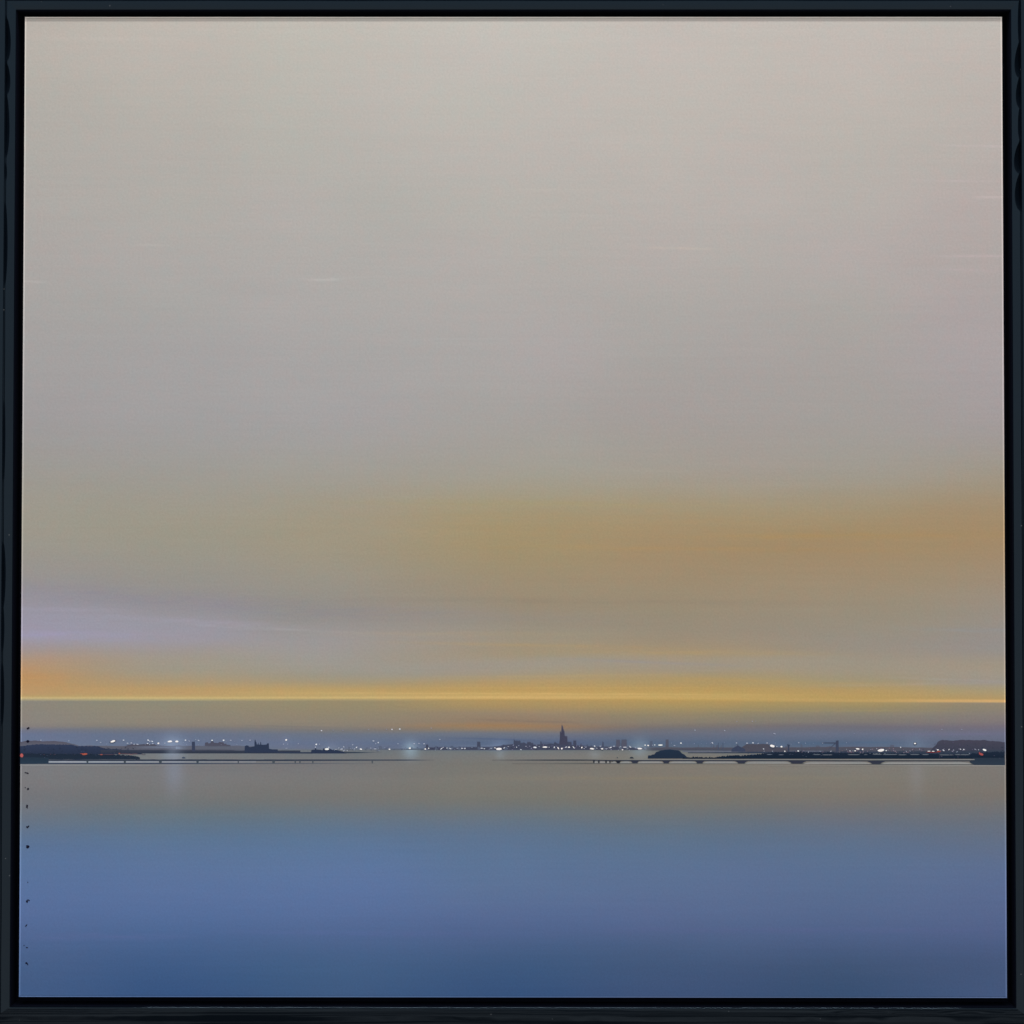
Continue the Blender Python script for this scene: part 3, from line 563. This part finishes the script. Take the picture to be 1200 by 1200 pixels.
# --- signature written sideways down the left edge in dark ink
def stroke_pts(P, w):
    L_, R_ = [], []
    for i, (x, y) in enumerate(P):
        a = P[max(0, i - 1)]; b = P[min(len(P) - 1, i + 1)]
        dx, dy = b[0] - a[0], b[1] - a[1]; l = math.hypot(dx, dy) or 1
        k = w * (.55 + .45 * math.sin(math.pi * (i + .7) / (len(P) + .4)))
        L_.append((x - dy / l * k, y + dx / l * k)); R_.append((x + dy / l * k, y - dx / l * k))
    return L_ + R_[::-1]
INK = (12, 12, 40)
marks = [
 [[(31.6,854.2),(33,853.4),(34.4,852.6)], .9], [[(31.4,867.8),(32.6,869),(34,868)], 1.1], [[(32,869.4),(33.4,869.6)], .8],
 [[(29,905.2),(30.4,905.6)], .5], [[(30.8,905.6),(32.2,906),(33.4,906.6)], .6],
 [[(29.2,922.8),(30.2,923.2)], .4], [[(32.2,925.4),(33,924.4),(33.8,923.8)], .9],
 [[(30.6,943.8),(31.8,943.4),(32.4,944.6),(31.2,945.6),(32.6,947.2)], .5], [[(30.4,945.6),(32,945.8)], .5],
 [[(31,968.4),(32.2,969.8),(34,967.6)], .7],
 [[(30.6,991.4),(32,991.2),(33.4,991.4),(34.4,992.4)], .6], [[(30.8,992.8),(32.2,993.2),(34,992.6)], .7], [[(32,992),(32.6,994.2)], .6],
 [[(32.2,1033.6),(32.9,1034.2)], .5],
 [[(31.6,1054.8),(33.2,1054.6),(34.8,1055.6)], .5], [[(31.4,1055.2),(31.6,1056.8),(32.6,1057.4)], .8],
 [[(30,1084.6),(30.8,1085.4)], .8], [[(30.8,1085.2),(31.6,1083.2)], .4],
 [[(27.8,1107.6),(28.6,1108.2)], .4], [[(30.6,1110),(31.4,1110.4),(32.6,1110.6)], .45],
 [[(29.8,1128.8),(31,1128.4),(31.8,1129.2)], .75], [[(31.6,1128.4),(32.8,1130.8)], .4]]
vs, fs, cc = [], [], []
for P, w_ in marks:
    q = []
    for a, b in zip(P[:-1], P[1:]): q += [a, ((a[0] + b[0]) / 2, (a[1] + b[1]) / 2)]
    pts = stroke_pts(q + [P[-1]], w_ * 1.2)
    ar = sum(pts[i][0] * pts[(i + 1) % len(pts)][1] - pts[(i + 1) % len(pts)][0] * pts[i][1] for i in range(len(pts)))
    if ar > 0: pts = pts[::-1]
    b0 = len(vs); W = [at(*p) for p in pts]; n_ = len(W); Pn = np.array(pts)
    yf = -.00036 - .000001 * len(fs) / 20
    vs += [(w[0], yf, w[1]) for w in W] + [(w[0], .0002, w[1]) for w in W]
    cc += list(albedo(np.tile(np.array(INK, float), (n_, 1)), Pn[:, 0], Pn[:, 1])) * 2
    fs += [[b0 + k for k in range(n_)]] + [[b0 + (k + 1) % n_, b0 + k, b0 + n_ + k, b0 + n_ + (k + 1) % n_] for k in range(n_)]
sg = mesh_obj('signature', vs, fs, PAINT, canvas, np.array(cc)); sg['label'] = 'tiny dark handwritten signature running sideways down the left edge'

# ------------------------------------------------------------------ frame
IN = {'L': .5838, 'R': .5838, 'T': .5804, 'B': .5842}      # inner lip
LAND = {'L': .0112, 'R': .0102, 'T': .0114, 'B': .0078}    # width of the flat inner land
def bumpf(s, a, b, h):
    return h * max(0, math.sin(math.pi * min(1, max(0, (s - a) / (b - a))))) ** .6 if a < s < b else 0
SCAL = {'L': [(20,72,4.6),(74,112,4.2),(112,186,3.6),(196,214,.8),(244,338,2.2),(478,572,.9),(646,722,2.6),(722,772,1.2),(790,860,1.6)],
        'R': [(0,52,1.6),(50,92,5.6),(92,128,4.2),(128,166,2.0),(168,206,6.6),(206,250,6.0)], 'T': [], 'B': [(130,175,1.0),(960,1050,1.2),(1100,1180,1.6)]}
def rail(side):
    """one mitred length of lacquered moulding"""
    segs = 420
    L_ = LAND[side]
    rng = random.Random(ord(side))
    verts, faces_ = [], []
    K = None
    for i in range(segs + 1):
        t = i / segs
        s = t * 1200                              # picture coordinate along the rail
        h = sum(bumpf(s, a, b, h_) for a, b, h_ in SCAL[side]) * .001
        wv = .00012 * math.sin(s * .021 + ord(side)) + .00008 * math.sin(s * .057)
        # profile stations: (outward distance, y)
        tl = .0016 if side == 'B' else 0
        prof = [(0, .034), (0, -.0054), (.0004, -.0058), (.0008, -.0060),
                (L_ - .0009 - h + wv, -.0060), (L_ - .0006 - h + wv, -.0058), (L_ - .0002 - h * .5 + .5 * wv, -.0055 + .36 * h),
                (L_ + .0004, -.0048 + .72 * h), (L_ + .0011, -.0052), (L_ + .0018, -.0060), (L_ + .006, -.0064 + .3 * wv), (L_ + .012, -.0058), (L_ + .018, -.0040),
                (L_ + .022, -.0010), (L_ + .024, .004), (L_ + .024, .034)]
        if side == 'B':      # the lower rail slopes away without a groove
            prof = [(0, .034), (0, -.0054), (.0004, -.0058), (.0009, -.0060), (L_ * .5, -.0056), (L_ - .0006 - h, -.0049), (L_, -.0046 + .4 * wv), (L_ + .0006, -.0043),
                    (L_ + .0010, -.0043), (L_ + .0014, -.0042), (L_ + .004, -.0034), (L_ + .008, -.0022), (L_ + .013, -.0006), (L_ + .018, .0016), (L_ + .022, .005), (L_ + .024, .009), (L_ + .024, .034)]
        K = len(prof)
        for u, y in prof:
            def off(sd): return IN[sd] + u * (1 if u <= 0 else 1)
            # opposite ends follow the mitre: end positions use the neighbouring sides' offsets scaled to their own land width
            def nb(sd):
                k_ = LAND[sd] / L_
                uu = u * k_ if u <= L_ else LAND[sd] + (u - L_)
                return IN[sd] + uu
            if side in 'LR':
                z0, z1 = nb('T'), -nb('B'); z = z0 + (z1 - z0) * t
                x = -off('L') if side == 'L' else off('R')
            else:
                x0, x1 = -nb('L'), nb('R'); x = x0 + (x1 - x0) * t
                z = off('T') if side == 'T' else -off('B')
            verts.append((x, y, z))
    flip = side in 'LT'
    for i in range(segs):
        for k in range(K - 1):
            a, b, c, d = i * K + k, i * K + k + 1, (i + 1) * K + k + 1, (i + 1) * K + k
            faces_.append([a, b, c, d])
        a, b, c, d = i * K + K - 1, i * K, (i + 1) * K, (i + 1) * K + K - 1
        faces_.append([a, b, c, d])
    faces_.append(list(range(K))[::-1]); faces_.append([segs * K + k for k in range(K)])
    import bmesh
    me = bpy.data.meshes.new('frame_rail'); me.from_pydata(verts, [], faces_)
    bm = bmesh.new(); bm.from_mesh(me); bmesh.ops.recalc_face_normals(bm, faces=bm.faces[:]); bm.to_mesh(me); bm.free()
    me.polygons.foreach_set('use_smooth', [True] * len(me.polygons))
    try: me.set_sharp_from_angle(angle=math.radians(28))
    except Exception: pass
    me.materials.append(LACQ)
    o = link(bpy.data.objects.new('frame_rail', me), root)
    return o
for s_ in 'LRTB': rail(s_)
# tray behind the floating panel, black and matte: sides of the gap and floor
def box(name, x0, x1, y0, y1, z0, z1, mat, parent=None):
    v = [(x, y, z) for x in (x0, x1) for y in (y0, y1) for z in (z0, z1)]
    f = [(0,1,3,2),(4,6,7,5),(0,4,5,1),(2,3,7,6),(0,2,6,4),(1,5,7,3)]
    return mesh_obj(name, v, f, mat, parent)
box('backing_tray', -.5836, .5836, .0205, .028, -.584, .5802, TRAY, root)
# inner lining of the rebate
IL = .0006
def lining():
    v, f = [], []
    for (x, zt_, zb_) in ((.5836, .5802, .584), (.5836 - IL, .5802 - IL, .584 - IL)):
        for y in (-.0046, .0203):
            v += [(-x, y, zt_), (x, y, zt_), (x, y, -zb_), (-x, y, -zb_)]
    for k in range(4):
        j = (k + 1) % 4
        f += [[8 + k, 12 + k, 12 + j, 8 + j], [0 + k, 8 + k, 8 + j, 0 + j]]
    return mesh_obj('rebate_lining', v, f, TRAY, root)
lining()

# wall the painting hangs on (only seen from the side)
wm, WN, WL, wb = nt('plaster_wall')
wt = WN.new('ShaderNodeTexCoord'); wn = WN.new('ShaderNodeTexNoise'); wn.inputs['Scale'].default_value = 40; wn.inputs['Detail'].default_value = 5
WL.new(wt.outputs['Object'], wn.inputs['Vector'])
wx = WN.new('ShaderNodeMix'); wx.data_type = 'RGBA'; wx.inputs['A'].default_value = (.56, .56, .55, 1); wx.inputs['B'].default_value = (.62, .61, .6, 1)
WL.new(wn.outputs['Fac'], wx.inputs['Factor']); WL.new(wx.outputs['Result'], wb.inputs['Base Color']); wb.inputs['Roughness'].default_value = .9
wall = box('wall', -2.2, 2.2, .0345, .12, -1.4, 1.6, wm); wall['kind'] = 'structure'
# ------------------------------------------------------------------ camera, light, world
from mathutils import Matrix
cd = bpy.data.cameras.new('camera'); co = link(bpy.data.objects.new('camera', cd))
cd.sensor_width = 36; cd.sensor_fit = 'HORIZONTAL'; cd.lens = 36 * CAM[5] / 1200; cd.clip_start = .05; cd.clip_end = 100
R3 = np.stack([M[:, 0], M[:, 2], -M[:, 1]], 1)
co.matrix_world = Matrix([[*map(float, R3[i]), float(CP[i])] for i in range(3)] + [[0, 0, 0, 1]])
bpy.context.scene.camera = co

ld = bpy.data.lights.new('ceiling_lamp', 'AREA'); ld.shape = 'RECTANGLE'; ld.size = 2.4; ld.size_y = .06; ld.energy = 66; ld.color = (1, .97, .93)
lo = link(bpy.data.objects.new('ceiling_lamp', ld)); lo.location = (.1, -1.05, .57 + 2.24)
from mathutils import Vector
lo.rotation_euler = (Vector((.1, 0, -.1)) - lo.location).to_track_quat('-Z', 'Y').to_euler()

w = bpy.data.worlds.new('World'); bpy.context.scene.world = w; w.use_nodes = True
N, L = w.node_tree.nodes, w.node_tree.links
bg = N['Background']; bg.inputs['Strength'].default_value = .98
tc = N.new('ShaderNodeTexCoord'); sx = N.new('ShaderNodeSeparateXYZ'); L.new(tc.outputs['Generated'], sx.inputs[0])
front = N.new('ShaderNodeMapRange'); front.interpolation_type = 'SMOOTHSTEP'
front.inputs['From Min'].default_value = -.30; front.inputs['From Max'].default_value = -.78
front.inputs['To Min'].default_value = 0; front.inputs['To Max'].default_value = 1
L.new(sx.outputs['Y'], front.inputs['Value'])
vert = N.new('ShaderNodeMapRange'); vert.inputs['From Min'].default_value = -.30; vert.inputs['From Max'].default_value = .28
L.new(sx.outputs['Z'], vert.inputs['Value'])
mixv = N.new('ShaderNodeMix'); mixv.data_type = 'RGBA'
mixv.inputs['A'].default_value = (1.45, 1.22, 1.10, 1); mixv.inputs['B'].default_value = (1.12, 1.18, 1.22, 1)
L.new(vert.outputs[0], mixv.inputs['Factor'])
# soft shapes of a dim room: furniture-dark patches low down
nz_ = N.new('ShaderNodeTexNoise'); nz_.inputs['Scale'].default_value = 5; nz_.inputs['Detail'].default_value = 3
mpw = N.new('ShaderNodeMapping'); mpw.inputs['Scale'].default_value = (2.2, 1, 9); L.new(tc.outputs['Generated'], mpw.inputs['Vector']); L.new(mpw.outputs[0], nz_.inputs['Vector'])
rr = N.new('ShaderNodeMapRange'); rr.inputs['From Min'].default_value = .42; rr.inputs['From Max'].default_value = .58; rr.inputs['To Min'].default_value = .08; rr.inputs['To Max'].default_value = .95
L.new(nz_.outputs['Fac'], rr.inputs['Value'])
lowm = N.new('ShaderNodeMapRange'); lowm.inputs['From Min'].default_value = -.27; lowm.inputs['From Max'].default_value = -.36
L.new(sx.outputs['Z'], lowm.inputs['Value'])
pm = N.new('ShaderNodeMix'); pm.data_type = 'FLOAT'; pm.inputs['A'].default_value = 1
L.new(lowm.outputs[0], pm.inputs['Factor']); L.new(rr.outputs[0], pm.inputs['B'])
dark = N.new('ShaderNodeMix'); dark.data_type = 'RGBA'; dark.inputs['A'].default_value = (.07, .08, .10, 1)
L.new(front.outputs[0], dark.inputs['Factor']); L.new(mixv.outputs['Result'], dark.inputs['B'])
sc_ = N.new('ShaderNodeVectorMath'); sc_.operation = 'SCALE'; L.new(dark.outputs['Result'], sc_.inputs[0]); L.new(pm.outputs['Result'], sc_.inputs['Scale'])
L.new(sc_.outputs[0], bg.inputs['Color'])

s = bpy.context.scene
s.view_settings.view_transform = 'Standard'; s.view_settings.look = 'None'; s.view_settings.exposure = 0; s.view_settings.gamma = 1
s.view_settings.use_curve_mapping = False
s.render.engine = 'CYCLES'
